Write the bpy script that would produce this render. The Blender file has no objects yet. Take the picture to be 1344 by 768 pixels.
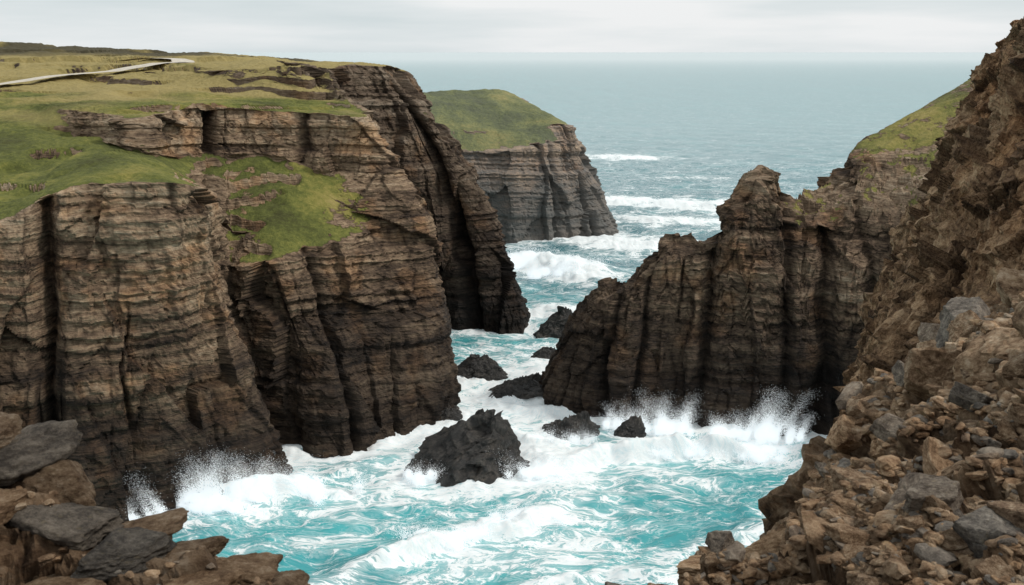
import bpy, bmesh, math, random
import numpy as np
from mathutils import Vector
from mathutils.bvhtree import BVHTree
from mathutils.kdtree import KDTree

rng = np.random.RandomState(7)
random.seed(7)
scene = bpy.context.scene
scene.view_settings.view_transform = 'Standard'
scene.view_settings.look = 'None'
scene.view_settings.exposure = 0

# ------------------------------------------------------------------ noise
_perm = np.random.RandomState(3).permutation(256).astype(np.int64)
_g = np.random.RandomState(4).normal(size=(256, 3)); _g /= np.linalg.norm(_g, axis=1)[:, None]
_hv = np.random.RandomState(5).rand(256)

def _h(ix, iy, iz):
    return _perm[(_perm[(_perm[ix & 255] + iy) & 255] + iz) & 255]

def perlin(x, y, z):
    x = np.asarray(x, float); y = np.asarray(y, float) + 0 * x; z = np.asarray(z, float) + 0 * x
    ix = np.floor(x).astype(np.int64); iy = np.floor(y).astype(np.int64); iz = np.floor(z).astype(np.int64)
    fx = x - ix; fy = y - iy; fz = z - iz
    u = fx**3 * (fx * (fx * 6 - 15) + 10); v = fy**3 * (fy * (fy * 6 - 15) + 10); w = fz**3 * (fz * (fz * 6 - 15) + 10)
    out = 0
    for dx in (0, 1):
        wx = u if dx else 1 - u
        for dy in (0, 1):
            wy = v if dy else 1 - v
            for dz in (0, 1):
                wz = w if dz else 1 - w
                g = _g[_h(ix + dx, iy + dy, iz + dz)]
                out = out + wx * wy * wz * (g[..., 0] * (fx - dx) + g[..., 1] * (fy - dy) + g[..., 2] * (fz - dz))
    return out * 1.6

def fbm(x, y, z, octv=4, gain=.5, off=0.):
    s = 0; a = 1; f = 1; n = 0
    for i in range(octv):
        s = s + a * perlin(x * f + 13.7 * i + off, y * f + 7.3 * i, z * f + 3.1 * i); n += a; a *= gain; f *= 2.03
    return s / n

def ridged(x, y, z, octv=4, gain=.5, off=0.):
    s = 0; a = 1; f = 1; n = 0
    for i in range(octv):
        s = s + a * (1 - 2 * np.abs(perlin(x * f + 17.7 * i + off, y * f + 9.3 * i, z * f + 5.1 * i))); n += a; a *= gain; f *= 2.03
    return s / n

def facets(x, y, z, tilt=.8, seed=0, off=1.):
    """fractured rock: every voronoi cell is a tilted plane at its own height; also returns crack closeness"""
    ix = np.floor(x).astype(np.int64); iy = np.floor(y).astype(np.int64); iz = np.floor(z).astype(np.int64)
    f1 = np.full(x.shape, 9.); f2 = np.full(x.shape, 9.); val = np.zeros(x.shape); cid = np.zeros(x.shape)
    for dx in (-1, 0, 1):
        for dy in (-1, 0, 1):
            for dz in (-1, 0, 1):
                h = _h(ix + dx + seed, iy + dy, iz + dz)
                ax = x - (ix + dx + _hv[h]); ay = y - (iy + dy + _hv[(h + 71) & 255]); az = z - (iz + dz + _hv[(h + 151) & 255])
                d = ax * ax + ay * ay + az * az
                m = d < f1
                g = _g[h]
                v = off * (_hv[(h + 33) & 255] - .5) + tilt * (g[..., 0] * ax + g[..., 1] * ay + g[..., 2] * az)
                f2 = np.where(m, f1, np.minimum(f2, d)); val = np.where(m, v, val); cid = np.where(m, _hv[(h + 99) & 255], cid); f1 = np.where(m, d, f1)
    return val, np.sqrt(f2) - np.sqrt(f1), cid

def sstep(a, b, x):
    t = np.clip((x - a) / (b - a), 0, 1); return t * t * (3 - 2 * t)

def layer(zz, thick, off, edge=.7):
    q = zz / thick + off
    k = np.floor(q).astype(np.int64); f = q - k
    a = _hv[_perm[k & 255]]; b = _hv[_perm[(k + 1) & 255]]
    return a + (b - a) * sstep(edge, 1, f), k, f

# ------------------------------------------------------------------ mesh helpers
def mesh_from(name, co, quads=None, tris=None, smooth=True, attrs=None):
    me = bpy.data.meshes.new(name)
    co = np.asarray(co, np.float32).reshape(-1, 3)
    faces = quads if quads is not None else tris
    n = faces.shape[1]; F = faces.shape[0]
    me.vertices.add(len(co)); me.vertices.foreach_set('co', co.ravel())
    me.loops.add(F * n); me.loops.foreach_set('vertex_index', faces.astype(np.int32).ravel())
    me.polygons.add(F); me.polygons.foreach_set('loop_start', np.arange(0, F * n, n, dtype=np.int32))
    me.polygons.foreach_set('loop_total', np.full(F, n, np.int32))
    me.polygons.foreach_set('use_smooth', np.full(F, smooth))
    me.update(calc_edges=True)
    for k, v in (attrs or {}).items():
        a = me.attributes.new(k, 'FLOAT', 'POINT'); a.data.foreach_set('value', np.asarray(v, np.float32).ravel())
    me.validate()
    return me

def add_obj(name, me, mat, label=None, category=None, kind=None, group=None, loc=(0, 0, 0)):
    o = bpy.data.objects.new(name, me); scene.collection.objects.link(o)
    if mat and len(me.materials) == 0: me.materials.append(mat)
    o.location = loc
    if label: o["label"] = label
    if category: o["category"] = category
    if kind: o["kind"] = kind
    if group: o["group"] = group
    return o

def grid_quads(ni, nj, flip=False):
    i = np.arange(ni - 1)[:, None]; j = np.arange(nj - 1)[None, :]
    a = i * nj + j; b = a + 1; c = a + nj + 1; d = a + nj
    q = np.stack([a, b, c, d], -1).reshape(-1, 4)
    return q if flip else q[:, ::-1]

def grid_normals(P):
    du = np.gradient(P, axis=0); dv = np.gradient(P, axis=1)
    n = np.cross(du, dv); n /= (np.linalg.norm(n, axis=2)[..., None] + 1e-9)
    return n

# ------------------------------------------------------------------ node helpers
class NT:
    def __init__(s, mat):
        mat.use_nodes = True; s.nt = mat.node_tree; s.nt.nodes.clear()
    def n(s, t, props=None, **ins):
        nd = s.nt.nodes.new(t)
        for k, v in (props or {}).items(): setattr(nd, k, v)
        for k, v in ins.items():
            key = int(k[1:]) if k[0] == '_' and k[1:].isdigit() else k.replace('_', ' ')
            s.put(nd.inputs[key], v)
        return nd
    def put(s, sock, v):
        if isinstance(v, bpy.types.NodeSocket): s.nt.links.new(v, sock)
        elif isinstance(v, bpy.types.Node): s.nt.links.new(v.outputs[0], sock)
        else:
            if sock.type == 'RGBA' and len(v) == 3: v = (*v, 1)
            sock.default_value = v
    def math(s, op, a, b=0., c=0., clamp=False):
        return s.n('ShaderNodeMath', dict(operation=op, use_clamp=clamp), _0=a, _1=b, _2=c).outputs[0]
    def mix(s, f, a, b, blend='MIX'):
        return s.n('ShaderNodeMix', dict(data_type='RGBA', blend_type=blend), _0=f, _6=a, _7=b).outputs[2]
    def noise(s, vec, scale, detail=4., rough=.55, dist=0.):
        return s.n('ShaderNodeTexNoise', None, Vector=vec, Scale=scale, Detail=detail, Roughness=rough, Distortion=dist).outputs[0]
    def ramp(s, f, pts):
        nd = s.n('ShaderNodeValToRGB', None, Fac=f); cr = nd.color_ramp
        while len(cr.elements) < len(pts): cr.elements.new(.5)
        for e, (p, c) in zip(cr.elements, pts): e.position = p; e.color = (*c, 1)
        return nd.outputs[0]
    def mr(s, v, a, b, c=0., d=1., smooth=True):
        nd = s.n('ShaderNodeMapRange', dict(interpolation_type='SMOOTHSTEP' if smooth else 'LINEAR'), Value=v)
        nd.inputs[1].default_value = a; nd.inputs[2].default_value = b; nd.inputs[3].default_value = c; nd.inputs[4].default_value = d
        return nd.outputs[0]
    def scalev(s, vec, sc):
        return s.n('ShaderNodeVectorMath', dict(operation='MULTIPLY'), _0=vec, _1=sc).outputs[0]
    def attr(s, name):
        return s.n('ShaderNodeAttribute', dict(attribute_name=name)).outputs['Fac']

def cliff_material(name, haze=0., bump=.6, tint=(1, 1, 1), crag=False, inlet=False):
    m = bpy.data.materials.new(name); t = NT(m)
    pos = t.n('ShaderNodeNewGeometry').outputs['Position']
    sep = t.n('ShaderNodeSeparateXYZ', None, Vector=pos)
    warp = t.noise(pos, .05, 2.)
    zz = t.math('MULTIPLY_ADD', warp, 3., sep.outputs[2])
    sv = t.n('ShaderNodeCombineXYZ', None, X=t.math('MULTIPLY', sep.outputs[0], .05), Y=t.math('MULTIPLY', sep.outputs[1], .05), Z=zz).outputs[0]
    if crag: sv = t.scalev(pos, (1., 1., 1.2))
    st1 = t.noise(sv, .40, 4., .6)
    st2 = t.noise(t.scalev(sv, (2.2, 2.2, 1.)), 1.9, 3., .65)
    st3 = t.noise(t.scalev(sv, (2., 2., 1.)), 5., 2., .6)
    big = t.noise(pos, .06, 4., .6)
    fine = t.noise(pos, 1.3, 6., .72)
    streak = t.noise(t.scalev(pos, (.55, .55, .05)), 1., 4., .65)
    f = t.math('ADD', t.math('MULTIPLY', st1, .60), t.math('ADD', t.math('MULTIPLY', big, .33), t.math('MULTIPLY', fine, .26)))
    f = t.math('ADD', f, t.math('MULTIPLY', st2, .36))
    f = t.math('ADD', f, t.math('MULTIPLY', st3, .24))
    f = t.math('SUBTRACT', f, .395)
    f = t.math('ADD', f, t.mr(sep.outputs[2], 12., 60., -.03, .06))
    c3 = lambda r, g, b: (r * tint[0], g * tint[1], b * tint[2])
    col = t.ramp(f, [(.33, c3(.034, .023, .017)), (.42, c3(.105, .071, .047)), (.50, c3(.205, .140, .092)), (.59, c3(.335, .240, .155)), (.71, c3(.48, .375, .265))])
    sf = t.mr(streak, .47, .66)
    col = t.mix(t.math('MULTIPLY', sf, .38), col, t.mix(1., col, (.38, .36, .35), 'MULTIPLY'))
    rust = t.mr(t.noise(pos, .11, 3.), .52, .66)
    col = t.mix(t.math('MULTIPLY', rust, .45), col, t.mix(1., col, (1.35, 1.0, .68), 'MULTIPLY'))
    wz = t.math('MULTIPLY_ADD', t.math('SUBTRACT', big, .5), 34., sep.outputs[2])
    wz = t.math('MULTIPLY_ADD', t.math('SUBTRACT', fine, .5), 6., wz)
    wf = t.mr(wz, 42., 7.)
    col = t.mix(t.math('MULTIPLY', wf, .92), col, t.mix(1., col, (.17, .17, .18), 'MULTIPLY'))
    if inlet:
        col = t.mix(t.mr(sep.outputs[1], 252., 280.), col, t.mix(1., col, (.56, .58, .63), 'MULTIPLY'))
    rough = t.math('SUBTRACT', .92, t.math('MULTIPLY', wf, .25))
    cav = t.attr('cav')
    col = t.mix(1., col, t.mix(cav, (.28, .26, .25), (1.1, 1.09, 1.08)), 'MULTIPLY')  # occlusion shade of cracks and gullies painted into the rock colour
    hgt = t.math('ADD', t.math('MULTIPLY', fine, .9), t.math('MULTIPLY', st2, 1.4))
    hgt = t.math('ADD', hgt, t.math('MULTIPLY', st3, .8))
    ga = t.attr('grass')
    gn = t.math('ADD', t.math('MULTIPLY', t.math('SUBTRACT', t.noise(pos, .5, 6., .72), .5), 1.5), ga)
    gf = t.mr(gn, .46, .58)
    g1 = t.noise(pos, .045, 5., .62); g2 = t.noise(pos, .8, 6., .78)
    gcol = t.ramp(t.math('ADD', t.math('MULTIPLY', g1, .62), t.math('MULTIPLY', g2, .38)),
                  [(.37, (.030, .042, .010)), (.45, (.070, .092, .018)), (.51, (.130, .150, .030)), (.58, (.24, .22, .052)), (.68, (.38, .30, .11))])
    gcol = t.mix(t.attr('dry'), gcol, t.mix(g2, (.21, .165, .055), (.50, .40, .17)))
    if not haze:
        heath = t.mr(sep.outputs[1], 375., 400.)
        hmask = t.mr(t.noise(pos, .02, 4.), .35, .5)
        gcol = t.mix(t.math('MULTIPLY', heath, hmask), gcol, (.085, .072, .040))
    col = t.mix(gf, col, gcol)
    hgt = t.mix(gf, hgt, t.math('MULTIPLY', g2, 1.2))
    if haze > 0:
        col = t.mix(t.mr(gf, 0., 1., haze, haze * .5), col, (.36, .37, .355))  # aerial haze painted into the distant rock and grass colour
    bmp = t.n('ShaderNodeBump', None, Strength=.9, Distance=bump, Height=hgt)
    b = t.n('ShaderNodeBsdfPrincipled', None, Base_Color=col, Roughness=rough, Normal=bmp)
    b.inputs['Specular IOR Level'].default_value = .25
    t.n('ShaderNodeOutputMaterial', None, Surface=b)
    return m

def stone_material(name, dark=False, obj=True, near=True, cav=False, bd=.09, gain=1.):
    m = bpy.data.materials.new(name); t = NT(m)
    if obj:
        pos0 = t.n('ShaderNodeTexCoord').outputs['Object']
        rnd = t.n('ShaderNodeObjectInfo').outputs['Random']
        pos = t.n('ShaderNodeVectorMath', dict(operation='ADD'), _0=pos0, _1=t.n('ShaderNodeCombineXYZ', None, X=t.math('MULTIPLY', rnd, 50.), Y=t.math('MULTIPLY', rnd, 91.), Z=0.).outputs[0]).outputs[0]
    else:
        pos = t.n('ShaderNodeNewGeometry').outputs['Position']
        rnd = t.attr('rnd')
    s = 1. if near else .22
    n1 = t.noise(pos, 1.6 * s, 5., .68); n2 = t.noise(pos, 8. * s, 7., .78)
    f = t.math('ADD', t.math('MULTIPLY', n1, .55), t.math('MULTIPLY', n2, .45))
    if dark:
        col = t.ramp(f, [(.36, (.010, .010, .010)), (.5, (.032, .029, .026)), (.66, (.11, .092, .075))])
        ro = .42
    else:
        g = gain
        warm = t.ramp(f, [(.36, (.065 * g, .037 * g, .021 * g)), (.45, (.20 * g, .125 * g, .073 * g)), (.53, (.37 * g, .255 * g, .160 * g)), (.64, (.60 * g, .48 * g, .35 * g))])
        grey = t.ramp(f, [(.36, (.05 * g, .045 * g, .04 * g)), (.46, (.14 * g, .122 * g, .105 * g)), (.55, (.28 * g, .245 * g, .205 * g)), (.66, (.48 * g, .43 * g, .36 * g))])
        col = t.mix(t.mr(rnd, .74, .92), warm, grey)
        col = t.mix(t.mr(t.math('FRACT', t.math('MULTIPLY', rnd, 7.3)), .4, 1., 0., .6), col, t.mix(1., col, (1.5, 1.38, 1.25), 'MULTIPLY'))
        lich = t.mr(t.noise(pos, 3.5 * s, 5., .7), .58, .68)
        col = t.mix(t.math('MULTIPLY', lich, .35), col, (.36 * g, .28 * g, .15 * g))
        ro = .9
    if cav:
        col = t.mix(1., col, t.mix(t.attr('cav'), (.25, .22, .20), (1.1, 1.1, 1.1)), 'MULTIPLY')  # shade in the crevices painted into the stone colour
    hg = t.math('MULTIPLY', n2, 1.2)
    bmp = t.n('ShaderNodeBump', None, Strength=.95, Distance=bd / s, Height=hg)
    b = t.n('ShaderNodeBsdfPrincipled', None, Base_Color=col, Roughness=ro, Normal=bmp)
    b.inputs['Specular IOR Level'].default_value = .5 if dark else .2
    t.n('ShaderNodeOutputMaterial', None, Surface=b)
    return m

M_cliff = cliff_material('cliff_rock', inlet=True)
M_ridge = cliff_material('ridge_rock', tint=(.86, .86, .88))
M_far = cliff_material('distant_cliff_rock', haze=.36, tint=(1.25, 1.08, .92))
M_crag = cliff_material('near_crag_rock', bump=.25, tint=(1.02, .90, .78), crag=True)
M_stone = stone_material('brown_stone', bd=.07)
M_ledge = stone_material('dark_brown_stone', bd=.07, gain=.62)
M_dark = stone_material('wet_dark_stone', dark=True, near=False)
M_gravel = stone_material('gravel_stone', obj=False, gain=1.1)

# ------------------------------------------------------------------ lofted cliffs
def catmull(p0, p1, p2, p3, t):
    return .5 * ((2 * p1) + (-p0 + p2) * t + (2 * p0 - 5 * p1 + 4 * p2 - p3) * t * t + (-p0 + 3 * p1 - 3 * p2 + p3) * t**3)

def loft(net, ds, rows, sm=4):
    net = np.array(net, float); S, L, _ = net.shape
    out = []
    for i in range(S - 1):
        d = np.linalg.norm(net[i + 1, 1:6] - net[i, 1:6], axis=1).mean(); n = max(3, int(d / ds))
        t = np.linspace(0, 1, n, endpoint=(i == S - 2))[:, None, None]
        out.append(catmull(net[max(i - 1, 0)][None], net[i][None], net[i + 1][None], net[min(i + 2, S - 1)][None], t))
    A = np.concatenate(out, 0)
    cols = []
    for l in range(L - 1):
        n = rows[l]; t = np.linspace(0, 1, n, endpoint=(l == L - 2))[None, :, None]
        cols.append(A[:, l][:, None] * (1 - t) + A[:, l + 1][:, None] * t)
    P = np.concatenate(cols, 1)
    for _ in range(sm):
        Q = P.copy(); Q[:, 1:-1] = .25 * P[:, :-2] + .5 * P[:, 1:-1] + .25 * P[:, 2:]; P = Q
    return P

def displace(P, amp=1., big=1.6, gully=(), seed=0., strat=1., peaks=0., terr=False, vert=1., slab=4.2, fa_amp=1.0, fb_amp=.5, fz=1., flatamp=.9, full=False):
    n = grid_normals(P); flip = False
    if n[..., 2].mean() < 0: n = -n; flip = True
    nz0 = n[..., 2]
    steep = sstep(.88, .60, nz0)
    nh = n.copy(); nh[..., 2] = 0; nh /= (np.linalg.norm(nh, axis=2)[..., None] + 1e-6)
    if full: nh = n; steep = 0 * steep + 1
    x, y, z = P[..., 0], P[..., 1], P[..., 2]
    base = P[:, 14, :2]
    s1 = np.concatenate([[0], np.cumsum(np.linalg.norm(np.diff(base, axis=0), axis=1))])
    s = s1[:, None] + 0 * z
    d = big * fbm(x / 22, y / 22, z / 70, 3, .5, seed)
    rg = ridged(x / 13 + .4 * fbm(x / 10, y / 10, z / 20, 2), y / 13, z / 90, 2, .4, seed + 5)
    d += 1.3 * amp * vert * (rg - .2)
    cavd = 0 * z
    # broad angular buttresses
    zs = 15. if full else 160.
    fs_, cs_, is_ = facets(x / 12 + .10 * perlin(x / 6, y / 6, z / 12), y / 12, z / zs + 3, .95, int(seed) + 11, .35)
    d += slab * amp * fs_
    cavd += .7 * np.exp(-(cs_ / .03)**2)
    c = perlin(s / 11 + seed + .14 * fbm(x / 6, y / 6, z / 14, 2), z / 130, 0 * z + 3.3)
    jm = sstep(-.25, .3, perlin(s / 25, z / 30, 0 * z + seed))
    cr = np.exp(-(c / .035)**2) * jm
    d -= 1.6 * amp * cr; cavd += cr
    c = perlin(s / 4 + seed + .15 * fbm(x / 3, y / 3, z / 6, 2), z / 40, 0 * z + 7.3)
    cr = np.exp(-(c / .05)**2) * sstep(-.05, .3, perlin(s / 13, z / 12, 0 * z + seed + 4))
    d -= .45 * amp * cr; cavd += .4 * cr
    for (gx_, gy_, wd, dep, drift) in gully:
        sx = s1[np.argmin((base[:, 0] - gx_)**2 + (base[:, 1] - gy_)**2)]
        cx = sx + drift * (z / 50.) + 1.3 * perlin(z / 12, 0 * z, 0 * z + sx)
        g_ = np.exp(-np.abs((s - cx) / wd)**1.5)
        d -= dep * g_; cavd += .8 * g_
    zz = z + .035 * x + .03 * y + .8 * perlin(x / 35, y / 35, z / 35) + .15 * perlin(x / 4, y / 4, z / 4)
    l1, k1, f1 = layer(zz, 6.4, .3 + seed, .9); l2, k2, f2 = layer(zz, 2.0, .1, .82); l3, k3, f3 = layer(zz, .95, .6, .7)
    mod = sstep(-.25, .35, fbm(x / 20, y / 20, z / 14, 2, .5, 40) + .35 * sstep(10, 50, z) - .1)
    mod = .45 + .7 * mod
    d += strat * mod * (1.5 * (l1 - .5) + .9 * (l2 - .5) + .75 * (l3 - .5))
    cavd += .6 * min(strat, 1.) * mod * np.exp(-((f2 - .95) / .08)**2)
    fa, ca, ia = facets(x / 5. + .3 * perlin(x / 6, y / 6, z / 10), y / 5., z / (5. if full else 24.), .75, int(seed), .6)
    fb, cb, ib = facets(x / 1.8, y / 1.8, z / (1.6 if not full else 1.8), .7, int(seed) + 3)
    d += amp * (fa_amp * fa + fb_amp * fb)
    cavd += .5 * np.exp(-(ca / .05)**2) + .35 * np.exp(-(cb / .09)**2)
    d += .32 * amp * fbm(x / 2.4, y / 2.4, z / 1.6, 4, .65, 9)
    g = sstep(-6, 2, z) * steep
    Q = P + nh * (d * np.maximum(g, .0))[..., None]
    flat = (1 - steep)
    Q[..., 2] += flat * (flatamp * fbm(x / 14, y / 14, 0 * z, 3) + .45 * fbm(x / 2.5, y / 2.5, 0 * z, 4)) * sstep(3, 12, z)
    Q[..., 2] += steep * sstep(5, 15, z) * (.35 * fbm(x / 3, y / 3, 0 * z, 3))
    if terr:
        zt = z + 2.0 * fbm(x / 34, y / 16, 0 * z, 3, .5, 3)
        hq = zt / 2.7; k = np.floor(hq); f = hq - k
        tm = flat * sstep(-.25, .05, fbm(x / 45, y / 30, 0 * z, 2, .5, 77)) * sstep(65, 68.5, z) * sstep(600, 440, y)
        Q[..., 2] += tm * 2.7 * (k + sstep(.90, .98, f) * .85 + f * .15 - hq)
        zt = z + 3 * fbm(x / 12, y / 12, 0 * z, 3, .5, 30)
        hq = zt / 4.; k = np.floor(hq); f = hq - k
        tm = flat * sstep(.0, .2, fbm(x / 17, y / 17, 0 * z, 2, .5, 90)) * sstep(66, 61, z)
        Q[..., 2] += tm * 4. * .55 * (k + sstep(.87, .97, f) - hq)
    if peaks:
        pk = facets(x / 6, y / 6, 0 * z + .5, .6, 9)[0]; pk2 = facets(x / 2.2, y / 2.2, 0 * z + .5, .6, 4)[0]
        Q[..., 2] += peaks * sstep(10, 24, z) * (.3 * ridged(x / 7, y / 7, 0 * z, 3, .5, 3) + 1.0 * pk + .6 * pk2) * sstep(60, 50, z)
    n2 = grid_normals(Q); n2 = -n2 if flip else n2
    gr = sstep(.60, .86, nz0 + .2 * fbm(x / 9, y / 9, z / 9, 3)) * sstep(.45, .80, n2[..., 2]) * sstep(20, 32, z + 6 * fbm(x / 10, y / 10, z / 10, 2))
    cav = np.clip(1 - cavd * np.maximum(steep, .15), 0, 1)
    return Q, gr, cav, flip

def stn(w, l2, l3, l4, l5, *rest):
    return [(w[0], w[1] - 1.2, -6), (w[0], w[1], 0), l2, l3, l4, l5, *rest]

left = [
 stn((-140, 118), (-141, 124, 22), (-146, 142, 49), (-165, 185, 57), (-190, 240, 69), (-230, 285, 71), (-290, 340, 74), (-400, 450, 80), (-560, 650, 60)),
 stn((-105, 134), (-107, 140, 22), (-111, 158, 50), (-130, 195, 58), (-155, 247, 69), (-190, 285, 71), (-235, 340, 74), (-330, 450, 81), (-470, 650, 60)),
 stn((-87, 148), (-88, 155, 22), (-91, 172, 51.7), (-108, 215, 61), (-125, 248, 68.5), (-158, 285, 71), (-200, 340, 74), (-290, 450, 82), (-420, 650, 60)),
 stn((-74, 153), (-76, 161, 25), (-79.6, 180, 56.5), (-98, 226, 62), (-101, 233, 67.3), (-135, 283, 71), (-175, 340, 74.5), (-262, 450, 83), (-380, 650, 60)),
 stn((-64, 161), (-64, 168, 25), (-63.5, 182, 57.3), (-80, 215, 59), (-84, 222, 66.5), (-117, 280, 71), (-155, 338, 75), (-240, 450, 84.5), (-340, 650, 60)),
 stn((-54, 169), (-57, 177, 22), (-60, 193, 50), (-76, 223, 57), (-79, 233, 67.5), (-107, 278, 71), (-142, 335, 75), (-225, 450, 84.5), (-320, 650, 60)),
 stn((-46, 177), (-52, 186, 22), (-62, 202, 42.6), (-73, 232, 57), (-75, 241, 68), (-98, 278, 71), (-132, 332, 75.5), (-210, 450, 84), (-300, 650, 60)),
 stn((-48, 191), (-54, 198, 18), (-61, 209, 35.5), (-67, 237, 56.5), (-68, 243, 67.5), (-90, 276, 70.5), (-122, 326, 75), (-195, 450, 83), (-280, 650, 60)),
 stn((-37.6, 190), (-42, 197, 18), (-51, 207, 37.5), (-58, 239, 56), (-59, 245, 66.5), (-76, 270, 69), (-107, 310, 75), (-178, 450, 82), (-260, 650, 60)),
 stn((-26.4, 199), (-29, 207, 20), (-37, 221, 40), (-42, 236, 52), (-40, 242, 65), (-60, 268, 68), (-86, 294, 75), (-160, 450, 81), (-240, 650, 60)),
 stn((-14.2, 213.5), (-15.5, 221, 20), (-21, 233, 42), (-31, 240, 56.4), (-35.7, 246, 65), (-53, 266, 67.5), (-67, 285, 76), (-143, 450, 80.5), (-225, 650, 60)),
 stn((-21, 238), (-23, 244, 20), (-28, 251, 42), (-36, 256, 57), (-41, 260, 66), (-48, 268, 67.5), (-59, 284, 76.5), (-127, 450, 79), (-205, 650, 60)),
 stn((-32, 264), (-35, 268, 20), (-40, 274, 45), (-46, 280, 60), (-51, 287, 75.5), (-58, 296, 76.5), (-70, 312, 77), (-112, 450, 78), (-190, 650, 60)),
 stn((-21, 286), (-23, 290, 20), (-27, 295, 45), (-34, 299, 62), (-40, 304, 76), (-50, 312, 76.5), (-65, 328, 77), (-97, 450, 77), (-170, 650, 58)),
 stn((-6, 281), (-8, 287, 20), (-14, 295, 42), (-24, 304, 60), (-37, 314, 75.5), (-46, 322, 76), (-60, 340, 76), (-85, 450, 76), (-150, 650, 58)),
 stn((4, 284), (.7, 291, 13), (-7, 301, 32), (-19, 311, 50), (-33, 324, 73), (-44, 332, 75), (-57, 350, 75), (-72, 450, 75), (-130, 650, 58)),
 stn((-2, 306), (-6, 311, 15), (-16, 319, 35), (-28, 327, 55), (-42, 337, 73), (-48, 345, 74), (-58, 362, 74), (-66, 450, 70), (-110, 650, 50)),
 stn((-34, 345), (-38, 350, 15), (-46, 358, 35), (-52, 364, 55), (-60, 372, 71), (-62, 380, 72), (-64, 400, 71), (-62, 450, 60), (-90, 650, 40)),
]
P = loft(left, .40, [14, 58, 80, 54, 46, 80, 80, 70, 24])
Q, gr, cav, fl = displace(P, seed=0., terr=True, strat=1.15, vert=.7,
    gully=[(-75, 153, 1.6, 7, -4), (-47, 187, 2.6, 9, -3), (-33, 194, .9, 3, 0), (-91, 146, 1.2, 4, 0), (-12, 283, 2.2, 7, -2)])
dry = sstep(-.15, .3, fbm(Q[..., 0] / 40, Q[..., 1] / 18, 0 * Q[..., 0], 4) + .5 * sstep(250, 290, Q[..., 1])) * .9 * sstep(60, 70, Q[..., 2]) + .12
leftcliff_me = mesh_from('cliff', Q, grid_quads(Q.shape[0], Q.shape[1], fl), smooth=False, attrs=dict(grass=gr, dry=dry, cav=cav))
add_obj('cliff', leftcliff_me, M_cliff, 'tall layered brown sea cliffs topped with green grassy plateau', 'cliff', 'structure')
coast = [P[:, 14][::3]]

far = [
 stn((-70, 425), (-72, 430, 20), (-78, 438, 40), (-82, 448, 50), (-88, 470, 58), (-95, 500, 60), (-100, 530, 55), (-105, 560, 20)),
 stn((-40, 412), (-42, 418, 20), (-48, 428, 38), (-52, 440, 48), (-56, 462, 58), (-62, 492, 60.5), (-68, 530, 55), (-72, 560, 20)),
 stn((-8, 424), (-9, 429, 20), (-12, 437, 38), (-15, 449, 47), (-20, 472, 57), (-25, 496, 61.5), (-35, 530, 52), (-40, 555, 10)),
 stn((4, 424), (3, 429, 20), (0, 438, 39), (-3, 450, 46), (-8, 474, 56.5), (-8, 498, 62), (-22, 530, 52), (-26, 555, 10)),
 stn((17, 428), (16, 432, 20), (13, 441, 41), (10, 452, 46.5), (3, 476, 56), (0, 498, 60.5), (-10, 528, 50), (-14, 552, 8)),
 stn((32, 434), (29, 440, 15), (24, 449, 40), (20, 455, 49), (13, 474, 54), (8, 494, 56), (0, 520, 48), (-2, 545, 6)),
 stn((48, 444), (42, 450, 10), (32, 455, 31), (26, 458, 48), (17, 474, 51), (12, 490, 51), (8, 512, 45), (6, 535, 5)),
 stn((47, 464), (42, 467, 12), (32, 469, 34), (24, 472, 47), (19, 480, 49), (15, 490, 48), (14, 505, 40), (14, 525, 3)),
 stn((36, 485), (32, 485, 18), (26, 486, 35), (22, 487, 45), (19, 489, 48), (18, 495, 44), (18, 505, 30), (18, 518, 0)),
]
P = loft(far, .6, [10, 34, 40, 22, 26, 34, 24, 20])
P = np.concatenate([P[:, :1]] * 4 + [P], 1)
Q, gr, cav, fl = displace(P, big=3., seed=21., amp=1.0, vert=.6, strat=1.4, flatamp=1.6, gully=[(20, 429, 2, 4, 0), (36, 438, 1.5, 4, 0)])
Q = Q[:, 4:]; gr = gr[:, 4:]; cav = cav[:, 4:]
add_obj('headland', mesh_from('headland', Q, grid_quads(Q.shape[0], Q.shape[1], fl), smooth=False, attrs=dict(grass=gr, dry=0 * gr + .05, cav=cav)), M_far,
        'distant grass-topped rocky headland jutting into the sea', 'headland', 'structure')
coast.append(P[:, 14][::3])

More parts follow.
